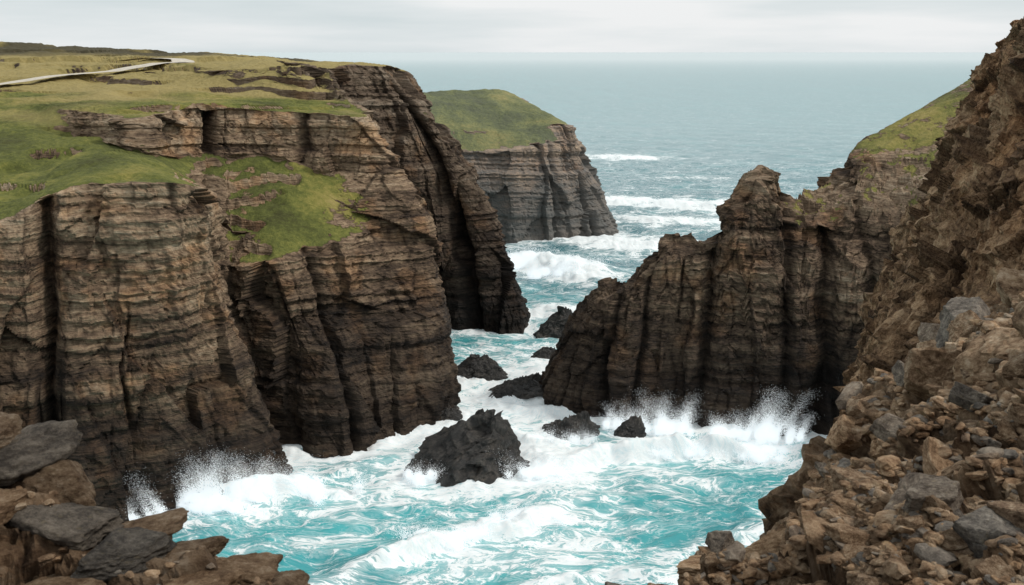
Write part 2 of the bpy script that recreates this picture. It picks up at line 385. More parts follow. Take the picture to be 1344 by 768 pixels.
right = [
 stn((18, 246), (18, 243, 3), (17, 241, 6), (17, 239, 8), (17, 240, 9), (18, 243, 6), (20, 250, 0), (21, 253, -5)),
 stn((8, 235), (9, 234, 5), (11, 233, 9), (12, 232, 12), (14, 233, 13), (17, 238, 9), (20, 246, 1), (22, 250, -5)),
 stn((8, 224), (9, 225, 7), (11, 227, 13), (13, 228, 17), (15, 230, 19), (19, 236, 12), (23, 245, 2), (24, 250, -5)),
 stn((15.4, 215), (16.5, 217, 10), (18, 219, 19), (20, 221, 24), (22, 225, 27), (25, 232, 20), (28, 244, 6), (29, 250, -5)),
 stn((24, 210), (25, 212, 13), (26.5, 215, 22), (28, 218, 28.5), (29.5, 222, 31), (32.5, 230, 20), (36, 244, 8), (38, 252, -5)),
 stn((28.5, 209.5), (29.3, 211.5, 14), (30.4, 214.5, 25), (31.5, 218, 33), (33, 222, 36), (36, 230, 26), (40, 244, 8), (42, 252, -5)),
 stn((34, 209), (34.5, 211, 14), (35.5, 214, 26), (37, 218, 35.5), (38.5, 223, 39), (41, 231, 28), (45, 246, 8), (47, 256, -5)),
 stn((41, 207.5), (41.5, 209, 14), (42.3, 213, 26), (43, 217, 36), (44.5, 223, 39), (48.5, 232, 27), (52, 250, 8), (54, 260, -5)),
 stn((45.5, 206.3), (46.3, 208, 16), (47.2, 213, 31), (48.5, 219, 43), (50.5, 226, 48), (56.5, 236, 40), (61.5, 254, 12), (63.5, 264, -5)),
 stn((50, 205.5), (51, 207.5, 16), (52.5, 212.5, 32), (54.3, 219.5, 48), (56.5, 228, 55), (62, 238, 42), (67, 257, 12), (69, 267, -5)),
 stn((55, 205), (56, 207, 16), (57.2, 212, 31), (59, 219, 44), (61.5, 229, 50), (66, 240, 40), (71, 259, 12), (73, 269, -5)),
 stn((60, 204), (61, 206, 15), (62, 211, 29), (63.5, 219, 41), (66, 232, 46.5), (70, 243, 40), (76, 262, 12), (78, 272, -5)),
 stn((71, 203), (72, 205, 16), (72.5, 210, 31), (73.5, 220, 43), (75.5, 238, 49), (80, 248, 44), (87, 268, 12), (89, 278, -5)),
 stn((80, 198), (80.5, 201, 18), (81, 209, 35), (82, 232, 53), (84, 246, 57.5), (90, 260, 53), (98, 280, 20), (100, 290, -5)),
 stn((84, 184), (85.5, 188, 20), (88, 202, 40), (98.5, 248, 62.5), (101, 256, 64.5), (108, 276, 62), (118, 300, 26), (122, 316, -5)),
 stn((91, 165), (94, 170, 22), (100, 188, 46), (115, 252, 69.5), (118, 262, 71), (130, 290, 72), (142, 325, 34), (148, 345, -5)),
 stn((97, 138), (101, 144, 25), (111, 168, 50), (124, 212, 68), (135, 262, 75), (152, 306, 77), (172, 345, 45), (180, 370, -5)),
 stn((104, 110), (109, 116, 26), (122, 140, 54), (140, 190, 72), (158, 262, 79), (185, 320, 82), (215, 370, 50), (225, 400, -5)),
]
P = loft(right, .40, [14, 56, 70, 60, 46, 40, 36, 12])
Q, gr, cav, fl = displace(P, big=1.2, seed=11., peaks=2.0, strat=1.1, vert=.5, amp=.9, slab=3.6, fa_amp=1.4,
    gully=[(27, 209.5, .9, 2, 1), (41, 207, 1.2, 3, 2), (58, 204.5, 1.2, 2.5, 0), (66, 203.5, 2.0, 5, 2), (20, 212, .9, 2, 1), (76, 201, 1.2, 3, 0)])
gn_ = fbm(Q[..., 0] / 6, Q[..., 1] / 6, 0 * Q[..., 0], 3)
gr = gr * sstep(38, 44, Q[..., 2]) * (.50 + .20 * sstep(52, 60, Q[..., 2]) + .8 * gn_)
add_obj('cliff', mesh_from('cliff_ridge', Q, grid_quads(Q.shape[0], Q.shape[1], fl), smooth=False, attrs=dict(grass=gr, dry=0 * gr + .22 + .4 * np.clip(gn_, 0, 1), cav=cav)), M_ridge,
        'jagged brown rocky ridge of cliff dropping into surf', 'cliff', 'structure')
coast.append(P[:, 14][::3])

# near crag rising beside the rubble slope
S = 3.4
crag_net = [
 [(24, 66, 58), (25, 65, 66), (27, 65, 70), (29, 66, 74), (31, 68, 78), (34, 69, 81.5), (42, 72, 85)],
 [(18.9, 51, 58), (19.9, 50, 66), (21.9, 50, 70), (25.4, 53, 74), (28.4, 55, 78), (31.4, 56.5, 81.5), (40, 60, 86)],
 [(14.8, 42.5, 60), (16.0, 42, 66.5), (18.1, 42.5, 70.8), (21.0, 44.5, 74.6), (23.8, 47, 78.4), (26.5, 48.8, 82.2), (35, 52, 87)],
 [(14.2, 38.5, 60), (15.4, 38.5, 66.5), (17.6, 39.5, 70.8), (20.2, 41, 75), (22.8, 42.5, 79), (25.2, 43.8, 83.5), (34, 46, 88)],
 [(14.4, 34, 62), (15.6, 34.5, 67), (17.8, 36, 71), (20.4, 37, 75), (22.6, 38, 79.5), (24.9, 39, 84), (33, 40, 88)],
 [(14.7, 26, 64), (15.7, 26.5, 69), (18.2, 27, 73), (20.2, 27.5, 76.5), (22, 28, 80), (23.5, 28, 84), (33, 28, 88)],
 [(18, 17, 66), (19, 17, 71), (21, 17, 75), (23, 17, 79), (25, 17, 82), (27, 17, 85), (36, 17, 89)],
]
P = loft(crag_net, .09, [30, 60, 62, 60, 60, 60, 40], sm=8) * S
Q, gr, cav, fl = displace(P, big=3., seed=31., strat=.3, vert=1.2, amp=1.0, slab=4.6, fa_amp=2.3, fb_amp=1.2, full=True, gully=[(15.4 * S, 40 * S, 2.2, 4, 1), (15.3 * S, 36 * S, 3., 6, 3)])
Q = Q / S
add_obj('crag', mesh_from('crag', Q, grid_quads(Q.shape[0], Q.shape[1], fl), smooth=False, attrs=dict(grass=0 * gr - 1, dry=0 * gr, cav=cav)), M_crag,
        'steep fractured brown crag above the rubble slope', 'crag', 'structure')

# ------------------------------------------------------------------ path on plateau
bv = BVHTree.FromPolygons([tuple(v.co) for v in leftcliff_me.vertices], [tuple(p.vertices) for p in leftcliff_me.polygons])
ctrl = np.array([(-215, 268), (-180, 272), (-158, 277), (-146, 286), (-134, 301), (-122, 318), (-113, 336), (-112, 348), (-121, 358), (-140, 366)], float)
pts = []
for i in range(len(ctrl) - 1):
    t = np.linspace(0, 1, 36, endpoint=False)[:, None]
    pts.append(catmull(ctrl[max(i - 1, 0)], ctrl[i], ctrl[i + 1], ctrl[min(i + 2, len(ctrl) - 1)], t))
pts = np.concatenate(pts)
tg = np.gradient(pts, axis=0); tg /= np.linalg.norm(tg, axis=1)[:, None]; nn = np.stack([-tg[:, 1], tg[:, 0]], 1)
V = np.zeros((len(pts), 9, 3))
for i, (p, q) in enumerate(zip(pts, nn)):
    for j in range(9):
        w = (j / 8 - .5) * (7.0 + .8 * math.sin(i * .11) + .4 * math.sin(i * .37))
        a = p + q * w
        hit = bv.ray_cast(Vector((a[0], a[1], 200)), Vector((0, 0, -1)))
        V[i, j] = (a[0], a[1], (hit[0].z if hit[0] else 72))
zm = V[..., 2].max(1)
zp = np.pad(zm, 12, mode='edge'); z1 = np.array([zp[k:k + 25].max() for k in range(len(zm))])
zp = np.pad(z1, 15, mode='edge'); z1 = np.array([zp[k:k + 31].mean() for k in range(len(zm))])
V[..., 2] = z1[:, None] + .1
m = bpy.data.materials.new('gravel_path'); t = NT(m)
pos = t.n('ShaderNodeNewGeometry').outputs['Position']
col = t.ramp(t.noise(pos, .8, 6., .7), [(.3, (.42, .38, .31)), (.7, (.70, .64, .55))])
t.n('ShaderNodeOutputMaterial', None, Surface=t.n('ShaderNodeBsdfPrincipled', None, Base_Color=col, Roughness=.95))
add_obj('path', mesh_from('path', V, grid_quads(len(pts), 9)), m, 'pale gravel path winding across the grassy clifftop', 'path', 'structure')

# ------------------------------------------------------------------ rocks
def ico(sub):
    bm = bmesh.new(); bmesh.ops.create_icosphere(bm, subdivisions=sub, radius=1)
    v = np.array([x.co[:] for x in bm.verts]); f = np.array([[q.index for q in p.verts] for p in bm.faces]); bm.free()
    return v, f
ICO = {k: ico(k) for k in (2, 3, 5, 6)}

def rock_shape(seed, sub=5, planes=13, p=16, noise=.06, fr=0.):
    r = np.random.RandomState(seed); v, f = ICO[sub]
    n = r.normal(size=(planes, 3)); n /= np.linalg.norm(n, axis=1)[:, None]
    k = r.uniform(.5, 1., planes)
    n = np.concatenate([n, np.eye(3), -np.eye(3)]); k = np.concatenate([k, r.uniform(.75, 1.1, 6)])
    d = np.maximum(v @ n.T, 1e-3) / k
    rad = (d**p).sum(1)**(-1 / p)
    q = v * rad[:, None]
    o = seed * 3.17
    dd = noise * (fbm(q[:, 0] * 2 + o, q[:, 1] * 2, q[:, 2] * 2, 4, .6) * 1.4 + .7 * ridged(q[:, 0] * 3 + o, q[:, 1] * 3, q[:, 2] * 3, 3, .6) - .3)
    if fr:
        fv, cc, _ = facets(q[:, 0] * 2.3 + o, q[:, 1] * 2.3, q[:, 2] * 3.2, 1.0, seed)
        dd = dd + fr * (fv - .4 * np.exp(-(cc / .08)**2))
    return q * (1 + dd)[:, None], f

def sea_rock(x, y, w, dpt, h, seed, lab):
    v, f = rock_shape(seed, 6, 10, 14, .10, .12)
    o = seed * 7.7
    v = v * np.array([w / 2, dpt / 2, h * .82])
    v[:, 2] += h * .1
    X, Y, Z = v.T
    sc = max(h, 3)
    jag = ridged(X / sc * 1.3 + o, Y / sc * 1.3, Z / sc * .7, 3, .5)
    up = sstep(-.1, .9, Z / h)
    taper = 1 - .62 * up
    v[:, 0] = v[:, 0] * taper + .10 * w * up; v[:, 1] *= taper
    v[:, 2] += up * h * .30 * jag
    rr = np.stack([X, Y, 0 * X], 1); rr /= np.linalg.norm(rr, axis=1)[:, None] + 1e-5
    v += rr * (.17 * sc * ridged(X / sc * 1.8 + o, Y / sc * 1.8, Z / sc * 1.8, 5, .58))[:, None]
    add_obj('sea_rock', mesh_from('sea_rock', v, tris=f, smooth=False), M_dark, lab, 'rock', loc=(x, y, 0))
SR = [(-6.5, 184, 29, 16, 11.6, 1, 'large dark wet rock standing in churning surf'),
      (12, 201, 12, 7, 4.8, 2, 'dark wet rock poking out of white foam'),
      (25.5, 201, 7, 5, 4.0, 3, 'small dark rock beside the cliff foot in foam'),
      (1, 229, 15, 8, 3.6, 4, 'low flat dark rock washed by waves'),
      (-10, 243, 15, 8, 4.4, 5, 'low dark rock near the cliff base in foam'),
      (14.5, 281, 16, 9, 6.5, 6, 'dark rock in the channel between headlands'),
      (9, 257, 9, 6, 3.2, 8, 'small dark rock awash in foam'),
      (5, 236, 6, 4, 2.2, 9, 'small dark rock awash in foam'),
      (-2, 225, 5, 3, 2.2, 10, 'small dark rock awash in foam'),
      (-18.5, 181.5, 6, 5, 3, 12, 'small dark rock leaning beside a larger sea rock'),
      (-15, 214, 8, 6, 3, 13, 'dark rock at the foot of a cliff')]
for a in SR: sea_rock(*a)

# ------------------------------------------------------------------ near ground (heightfield around viewpoint)
C = np.array([
 (.7, 10.3, 73.6), (1.9, 10.8, 73.8), (4.2, 14.7, 72.4), (7.6, 23.5, 70.3), (12.6, 33.4, 68.4), (16.5, 40.7, 66), (20.4, 44.5, 66), (22.6, 46.5, 66.5), (25.2, 49.5, 67), (27.4, 50, 68), (33, 52, 71),
 (4.6, 8.1, 75.2), (10.3, 19.4, 74.8), (6.7, 12.2, 75.), (6.9, 15.9, 73.2), (12.4, 25.9, 71.8), (22.8, 42, 69), (17.8, 37, 69.2), (24, 38, 71), (18, 30, 73.6),
 (20, 20, 79), (14, 12, 79.5), (32, 40, 75), (38, 55, 74), (10, 5, 79), (50, 30, 84), (50, 70, 76), (60, 50, 80),
 (-3, 12, 64), (-1.5, 17, 58), (1.5, 26, 52), (6, 36, 46), (10, 44, 46), (15, 50, 48), (20, 56, 52), (30, 64, 60), (.6, 14, 66), (3.3, 20, 64), (8, 31, 60), (13, 40, 59), (17.5, 47, 58), (23, 52, 60),
 (-3, 30, 40), (0, 45, 30), (8, 60, 30), (20, 75, 45),
 (0, 0, 78.3), (0, 2, 77.3), (0, 4, 74.6), (-.5, 6.5, 72), (1.5, 7.5, 74), (-1, 9, 69), (3, 4, 77), (5, 2, 78.5), (-5, 2, 78), (-3, 4, 76.8),
 (-5.2, 8.2, 76.62), (-4.6, 8.1, 76.62), (-4.1, 8.1, 76.42), (-3.6, 7.9, 76.12), (-3.0, 7.85, 76.02), (-2.3, 7.5, 76.04), (-1.75, 7.1, 76.02), (-1.35, 6.8, 75.92), (-3.5, 6.8, 75.98), (-2.4, 6.6, 75.93), (-1.6, 6.2, 75.9), (-7, 9, 76.3), (-10, 8, 76.5), (-5, 5.5, 76.4), (-5, 7, 76.3),
 (-4.6, 9.4, 73), (-3.2, 8.9, 73), (-2.2, 8.4, 73), (-1.1, 7.6, 73), (-.7, 6.8, 73), (-6.5, 11, 72),
 (-4, 12, 67), (-8, 14, 67), (-14, 12, 74), (-20, 10, 76), (-8, 22, 50), (-20, 25, 50), (-30, 20, 66), (-25, 50, 20)], float)
def rbf_fit(C):
    d = np.linalg.norm(C[:, None, :2] - C[None, :, :2], axis=2); n = len(C)
    A = np.zeros((n + 3, n + 3)); A[:n, :n] = d; A[:n, n] = 1; A[:n, n + 1:] = C[:, :2]; A[n, :n] = 1; A[n + 1:, :n] = C[:, :2].T
    return np.linalg.solve(A, np.concatenate([C[:, 2], [0, 0, 0]]))
wts = rbf_fit(C)
def rbf(x, y):
    o = wts[len(C)] + wts[len(C) + 1] * x + wts[len(C) + 2] * y
    for i in range(len(C)): o = o + wts[i] * np.sqrt((x - C[i, 0])**2 + (y - C[i, 1])**2 + .02)
    return o
na, nr = 820, 560
ang = np.radians(np.linspace(-74, 74, na))[:, None]; rad = np.exp(np.linspace(math.log(1.6), math.log(70), nr))[None, :]
X = np.sin(ang) * rad; Y = np.cos(ang) * rad; Z = rbf(X, Y)
P = np.stack([X, Y, Z], -1)
n = grid_normals(P); fl = n[..., 2].mean() < 0
if fl: n = -n
x, y, z = X, Y, Z
wx = .3 * fbm(x / 2, y / 2, z / 2, 2)
lf = sstep(0, -1.2, x)      # layered ledge on the left side
A1, c1, i1 = facets(x / 1.5 + wx, y / 1.5, z / 1.3, .6, 2)
A2, c2, i2 = facets(x / (.55 + .15 * lf) + wx, y / (.55 + .15 * lf), z / (.5 - .2 * lf), .6, 3)
A3, c3, i3 = facets(x / .22, y / .22, z / (.2 - .09 * lf), .6, 5)
nearf = sstep(1, 6, rad + 0 * x)
d = nearf * (A1 * (.55 - .4 * lf) + A2 * (.24 - .08 * lf) + A3 * (.09 - .04 * lf) * sstep(26, 12, rad + 0 * x)) + (.2 - .10 * lf) * fbm(x / .8, y / .8, z / .8, 4, .65)
ll, _, fq = layer(z + .12 * x + .1 * fbm(x, y, z, 3), .17, .3, .75)
d += lf * .12 * (ll - .5)
cv = np.exp(-(c1 / .07)**2) * .8 + .7 * np.exp(-(c2 / .10)**2) + .4 * (1 - lf) * np.exp(-(c3 / .12)**2) + lf * .6 * np.exp(-((fq - .92) / .1)**2)
d -= .2 * cv * nearf * (1 - .5 * lf)
Q = P + n * d[..., None]
fg_me = mesh_from('rocky_ground', Q, grid_quads(na, nr, fl), smooth=False, attrs=dict(rnd=.1 + .55 * i2, cav=np.clip(1 - .8 * cv, 0, 1) * (1 - .45 * lf)))
M_ground = stone_material('rubble_ground', obj=False, cav=True, bd=.10, gain=.85)
add_obj('rocky_ground', fg_me, M_ground, 'rugged brown rocky slope of crag and rubble', 'ground', 'structure')
gv = BVHTree.FromPolygons([tuple(v.co) for v in fg_me.vertices], [tuple(p.vertices) for p in fg_me.polygons])

# boulders: angular ones and rounded ledge rocks
variants = []
for k in range(14):
    v, f = rock_shape(100 + k, 5, 6 + k % 5, 46, .035, .05)
    me = mesh_from('boulder', v, tris=f, smooth=False); me.materials.append(M_stone); variants.append(me)
ledge_rocks = []
for k in range(8):
    v, f = rock_shape(150 + k, 5, 8, 9, .12, .05)
    me = mesh_from('ledge_boulder', v, tris=f, smooth=True); me.materials.append(M_ledge); ledge_rocks.append(me)
def put_rock(x, y, sx, sy, sz, rot, sink=.3, name='boulder', label='weathered brown boulder lying on the rubble slope', group='boulders on the rocky slope', k=None):
    hit = gv.ray_cast(Vector((x, y, 120)), Vector((0, 0, -1)))
    if hit[0] is None: return
    o = bpy.data.objects.new(name, variants[random.randrange(14)] if k is None else k); scene.collection.objects.link(o)
    o.scale = (sx, sy, sz); o.rotation_euler = rot
    o.location = hit[0] + Vector((0, 0, sz * (1 - 2 * sink)))
    o["label"] = label; o["category"] = 'boulder'; o["group"] = group
for (x, y, s, fl_, lab) in [(9.6, 17.6, .95, .8, 'large pale blocky slab perched on the rubble slope'),
                            (9.2, 20.5, .7, .9, 'large brown boulder wedged among rubble'), (11.2, 23.5, .8, .9, 'large brown boulder wedged among rubble'),
                            (6.4, 15.4, .42, .7, None), (5.4, 11.6, .36, .6, None), (4.1, 11.2, .35, .6, None), (3.6, 12.6, .38, .6, None), (5.2, 9.2, .30, .7, None),
                            (5.2, 13.6, .38, .7, None), (9, 24.5, .7, .8, None), (13.5, 30, .9, .8, None), (12, 27.5, .75, .8, None), (15, 33.5, .9, .8, None), (2.6, 11., .34, .5, None),
                            (7.2, 17.5, .48, .8, None), (8.2, 19.0, .45, .8, None), (10.5, 26.5, .65, .7, None), (13.2, 34.5, .8, .8, None), (6.2, 18.5, .45, .8, None), (16.5, 31, .9, .9, None), (1.5, 10.6, .34, .6, None), (.9, 10.35, .26, .6, None)]:
    put_rock(x, y, s * random.uniform(1, 1.3), s, s * fl_, (random.uniform(-.3, .3), random.uniform(-.3, .3), random.uniform(0, 6)), .38,
             label=lab or 'weathered brown boulder lying on the rubble slope')
cnt = 0
while cnt < 245:
    r = math.exp(random.uniform(math.log(8.5), math.log(32))); a = math.radians(random.uniform(7, 30))
    x = math.sin(a) * r; y = math.cos(a) * r
    ex = np.interp(y, [8, 10.8, 14.7, 23.5, 33.4], [2.0, 1.3, 4.4, 8.0, 13.0])
    if x < ex: continue
    s = min(.07 + .085 * random.expovariate(1), .42) * (r / 12)**.7
    put_rock(x, y, s * random.uniform(.9, 1.7), s * random.uniform(.8, 1.2), s * random.uniform(.4, .9),
             (random.uniform(-.5, .5), random.uniform(-.5, .5), random.uniform(0, 6.3)), random.uniform(.15, .4),
             label='small angular stone in the rubble' if s < .2 else 'weathered brown boulder lying on the rubble slope')
    cnt += 1
slab_label = 'dark rounded weathered boulder on the cliff edge'
for i, (x, y, sx, sy, sz) in enumerate([(-4.2, 7.95, .42, .36, .24), (-3.85, 7.9, .34, .30, .20), (-4.6, 7.8, .42, .36, .18), (-3.55, 7.75, .38, .32, .14), (-3.1, 7.6, .38, .30, .12), (-2.6, 7.4, .36, .26, .11),
                           (-2.15, 7.2, .32, .24, .11), (-1.75, 6.95, .26, .22, .10), (-3.7, 7.35, .42, .34, .13), (-3.1, 7.15, .38, .32, .12), (-2.4, 6.9, .36, .30, .11),
                           (-4.3, 7.3, .42, .4, .15), (-5.0, 7.9, .44, .4, .22), (-1.45, 6.7, .2, .18, .09), (-3.4, 6.8, .38, .32, .11)]):
    put_rock(x, y, sx, sy, sz, (random.uniform(-.08, .08), random.uniform(-.02, .12), random.uniform(-.5, .5) + random.choice((0, 3.14))), random.uniform(.25, .4), label=slab_label, group='boulders along the cliff edge', k=ledge_rocks[i % 8])

# gravel / small stones
vs, fs = ICO[2]
VV = []; FF = []; RR = []; c = 0; tries = 0
shapes = [rock_shape(300 + k, 2, 7, 20, .04)[0] for k in range(8)]
while c < 13000 and tries < 90000:
    tries += 1
    if random.random() < .01:
        x = random.uniform(-5, -1.4); y = random.uniform(6., 8.2)
    else:
        r = math.exp(random.uniform(math.log(7.5), math.log(34))); a = math.radians(random.uniform(6, 32))
        x = math.sin(a) * r; y = math.cos(a) * r
        ex = np.interp(y, [8, 10.8, 14.7, 23.5, 33.4], [1.8, 1.1, 4.1, 7.7, 12.8])
        if x < ex: continue
        if perlin(np.array([x / 1.6]), np.array([y / 1.6]), np.array([0.]))[0] < -.2: continue
    r = math.hypot(x, y)
    hit = gv.ray_cast(Vector((x, y, 120)), Vector((0, 0, -1)))
    if hit[0] is None or abs(hit[1].z) < .4: continue
    s = random.uniform(.018, .05) * (1 + random.expovariate(1.8)) * (r / 12)**.8
    th = random.uniform(0, 6.3); ct, st = math.cos(th), math.sin(th)
    v = shapes[random.randrange(8)] * np.array([s * 1.4, s, s * .6])
    v = np.stack([v[:, 0] * ct - v[:, 1] * st, v[:, 0] * st + v[:, 1] * ct, v[:, 2] + v[:, 0] * random.uniform(-.4, .4)], 1) + np.array(hit[0]) + np.array([0, 0, s * .25])
    VV.append(v); FF.append(fs + c * len(vs)); RR.append(np.full(len(vs), random.random())); c += 1
add_obj('gravel', mesh_from('gravel', np.concatenate(VV), tris=np.concatenate(FF), smooth=False, attrs=dict(rnd=np.concatenate(RR))), M_gravel,
        'loose angular gravel and stone chips over the slope', 'gravel', 'stuff')

# ------------------------------------------------------------------ sea
def axis(core, step, lo, hi, g=1.09):
    a = list(np.arange(core[0], core[1] + step / 2, step))
    s = step; v = a[-1]; up = []
    while v < hi: s *= g; v += s; up.append(v)
    s = step; v = a[0]; dn = []
    while v > lo: s *= g; v -= s; dn.append(v)
    return np.array(dn[::-1] + a + up)
xs = axis((-80, 80), .42, -80000, 80000, 1.04)
ya = np.arange(128, 260, .42); yb = [ya[-1]]; s = .42
while yb[-1] < 120000:
    s *= 1.0085 if yb[-1] < 900 else 1.05; yb.append(yb[-1] + s)
ys = np.concatenate([[-3000, -1200, -400, -100, 20, 70, 100, 115, 122], ya, yb[1:]])
X, Y = np.meshgrid(xs, ys, indexing='ij')
pts = np.concatenate([c[:, :2] for c in coast] + [np.array([(a[0] + a[2] / 2 * .8 * math.cos(t), a[1] + a[3] / 2 * .8 * math.sin(t)) for a in SR for t in np.linspace(0, 6.28, 16)])])
kd = KDTree(len(pts))
for i, p in enumerate(pts): kd.insert((p[0], p[1], 0), i)
kd.balance()
gx = np.arange(-130, 150, 1.5); gy = np.arange(110, 620, 1.5)
D = np.array([[kd.find((a, b, 0))[2] for b in gy] for a in gx])
fx = np.clip((X - gx[0]) / 1.5, 0, len(gx) - 1.001); fy = np.clip((Y - gy[0]) / 1.5, 0, len(gy) - 1.001)
i0 = fx.astype(int); j0 = fy.astype(int); tx = fx - i0; ty = fy - j0
dist = D[i0, j0] * (1 - tx) * (1 - ty) + D[i0 + 1, j0] * tx * (1 - ty) + D[i0, j0 + 1] * (1 - tx) * ty + D[i0 + 1, j0 + 1] * tx * ty
out = np.maximum.reduce([0 * X, gx[0] - X, X - gx[-1], gy[0] - Y, Y - gy[-1]])
dist = dist + out
br = [
 ([(-32, 136), (-21, 144), (-10, 153), (1, 157), (12, 170)], 3.0, 4.5, .88),
 ([(8, 184), (20, 189), (30, 190), (42, 191), (57, 187)], 4.2, 5.5, 1.1),
 ([(-62, 166), (-48, 171), (-33, 172)], 3.0, 5., 1.1),
 ([(-10, 385), (6, 376), (18, 364), (31, 335)], 5.5, 18., 1.5),
 ([(22, 425), (50, 415), (85, 420)], 2., 22., 1.25),
 ([(30, 560), (58, 540), (100, 520), (150, 525)], 3., 26., 1.25),
 ([(55, 490), (70, 475), (100, 480)], 2.5, 18., 1.1),
 ([(55, 790), (85, 770), (118, 775)], 3., 26., 1.2),
 ([(-5, 300), (10, 305), (26, 300)], 2.0, 9., .9),
 ([(-12, 196), (-2, 199), (10, 196)], 1.6, 4., .7),
 ([(28, 148), (45, 158), (62, 160)], 2.2, 3.5, .6),
 ([(-2, 134), (14, 142), (30, 141)], 2.2, 3.5, .5),
 ([(-8, 222), (2, 216), (8, 212)], 1.5, 4., .6),
 ([(70, 640), (110, 650), (160, 640)], 1.6, 9., .4)]
wob = 3. * fbm(X / 14, Y / 14, 0 * X, 3)
H = 0 * X; F = 0 * X
for (pl, h, wd, den) in br:
    best = np.full(X.shape, 1e9); sg = 0 * X; endf = 0 * X
    tot = len(pl) - 1
    for i in range(tot):
        a = np.array(pl[i], float); b = np.array(pl[i + 1], float); e = b - a; L = e @ e
        t = np.clip(((X - a[0]) * e[0] + (Y - a[1]) * e[1]) / L, 0, 1)
        dx = X - (a[0] + e[0] * t); dy = Y - (a[1] + e[1] * t); d = np.sqrt(dx * dx + dy * dy)
        m = d < best; best = np.where(m, d, best)
        nx, ny = -e[1] / math.sqrt(L), e[0] / math.sqrt(L)
        sg = np.where(m, dx * nx + dy * ny, sg)
        u = (i + t) / tot; endf = np.where(m, np.minimum(u, 1 - u), endf)
    q = sg + wob; along = np.sqrt(np.maximum(best**2 - sg**2, 0))
    fade = np.exp(-(along / (wd * .6))**2) * (.35 + .65 * sstep(0, .3, endf))
    prof = np.where(q > 0, np.exp(-(q / wd)**2), np.exp(-(q / (wd * .28))**2))
    H += h * prof * fade * (.75 + .5 * fbm(X / 6, Y / 6, 0 * X + h, 2))
    F += den * fade * np.where(q > 0, np.exp(-(q / (wd * .8))**2), np.exp(-(q / (wd * .5))**2)) * (.75 + .7 * fbm(X / 4, Y / 3, 0 * X + 2 * h, 3))
shore = np.exp(-dist / 3.0)
big = fbm(X / 24 + .6 * fbm(X / 15, Y / 15, 0 * X, 2), Y / 13, 0 * X + 1.5, 3)
F = F + .66 * shore + .16 * sstep(330, 250, Y) * sstep(30, 8, dist) + .16 * np.exp(-((Y - 215) / 38)**2) + .6 * big * sstep(800, 300, Y)
F += .18 * sstep(1200, 300, Y) * sstep(.1, .5, ridged(X / 60, Y / 22, 0 * X + 8, 2))
F = F + .06 * sstep(260, 200, Y)
amp = sstep(6000, 300, Y)
sw = .55 * np.sin(Y / 9.5 + .4 * X / 10 + 2.5 * fbm(X / 50, Y / 50, 0 * X, 2)) * (.4 + .6 * sstep(200, 420, Y))
ch = 1.9 * fbm(X / 13, Y / 8, 0 * X, 3, .45) + .4 * ridged(X / 7 + .5 * fbm(X / 5, Y / 5, 0 * X, 2), Y / 5, 0 * X + 3, 2, .5)
H = H + amp * (sw + ch * sstep(1800, 250, Y)) - .6
H += sstep(.55, 1.2, F) * .7 * (ridged(X / 2.4, Y / 2.2, 0 * X + 16, 3, .6) + .3) * sstep(700, 300, Y)
shal = np.clip(sstep(430, 190, Y) * (.8 + .2 * sstep(40, 12, dist)) + .7 * big, 0, 1)
sea_me = mesh_from('sea', np.stack([X, Y, H], -1), grid_quads(len(xs), len(ys)), attrs=dict(foam=np.clip(F, -.3, 1.6), shallow=shal))
m = bpy.data.materials.new('sea_water'); t = NT(m)
pos = t.n('ShaderNodeNewGeometry').outputs['Position']
fo = t.attr('foam'); sh = t.attr('shallow')
py_ = t.n('ShaderNodeSeparateXYZ', None, Vector=pos).outputs[1]
flat = t.scalev(pos, (.72, 1.5, 0.))
w1 = t.n('ShaderNodeTexNoise', None, Vector=flat, Scale=.05, Detail=3.).outputs[1]
w2 = t.n('ShaderNodeVectorMath', dict(operation='MULTIPLY_ADD'), _0=w1, _1=(24., 24., 0.), _2=flat).outputs[0]
w3 = t.n('ShaderNodeTexNoise', None, Vector=flat, Scale=.25, Detail=2.).outputs[1]
w4 = t.n('ShaderNodeVectorMath', dict(operation='MULTIPLY_ADD'), _0=w3, _1=(3.5, 3.5, 0.), _2=w2).outputs[0]
r1 = t.mr(t.math('ABSOLUTE', t.math('SUBTRACT', t.noise(w2, .10, 6., .62), .5)), 0., .050, 1., 0.)
r2 = t.mr(t.math('ABSOLUTE', t.math('SUBTRACT', t.noise(w4, .27, 5., .60), .5)), 0., .055, 1., 0.)
r3 = t.mr(t.math('ABSOLUTE', t.math('SUBTRACT', t.noise(w4, .62, 3., .60), .5)), 0., .06, 1., 0.)
n1 = t.noise(w2, .11, 8., .68); n2 = t.noise(w4, 1.3, 6., .72)
pat = t.math('ADD', t.math('MULTIPLY', r1, .20), t.math('MULTIPLY', r2, .17))
pat = t.math('ADD', pat, t.math('MULTIPLY', r3, .11))
pat = t.math('ADD', pat, t.math('MULTIPLY', n1, .80)); pat = t.math('ADD', pat, t.math('MULTIPLY', n2, .30))
ff = t.math('ADD', pat, t.math('MULTIPLY', fo, .64))
thin = t.mr(ff, .66, .96, 0., .34)
ff = t.math('MAXIMUM', t.mr(ff, .87, 1.07), thin)
wc = t.mix(sh, (.060, .20, .23), (.075, .43, .45))
wc = t.mix(t.math('MULTIPLY', t.mr(n1, .35, .6), .42), wc, t.mix(1., wc, (.50, .68, .74), 'MULTIPLY'))
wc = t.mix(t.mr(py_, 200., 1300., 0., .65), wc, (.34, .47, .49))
wc = t.mix(t.mr(py_, 700., 12000., 0., 1.), wc, (.54, .62, .64))  # distance haze painted into the sea colour, paler towards the horizon
foamc = t.mix(t.mr(n2, .3, .6), (.72, .84, .87), (.93, .95, .95))
col = t.mix(ff, wc, foamc)
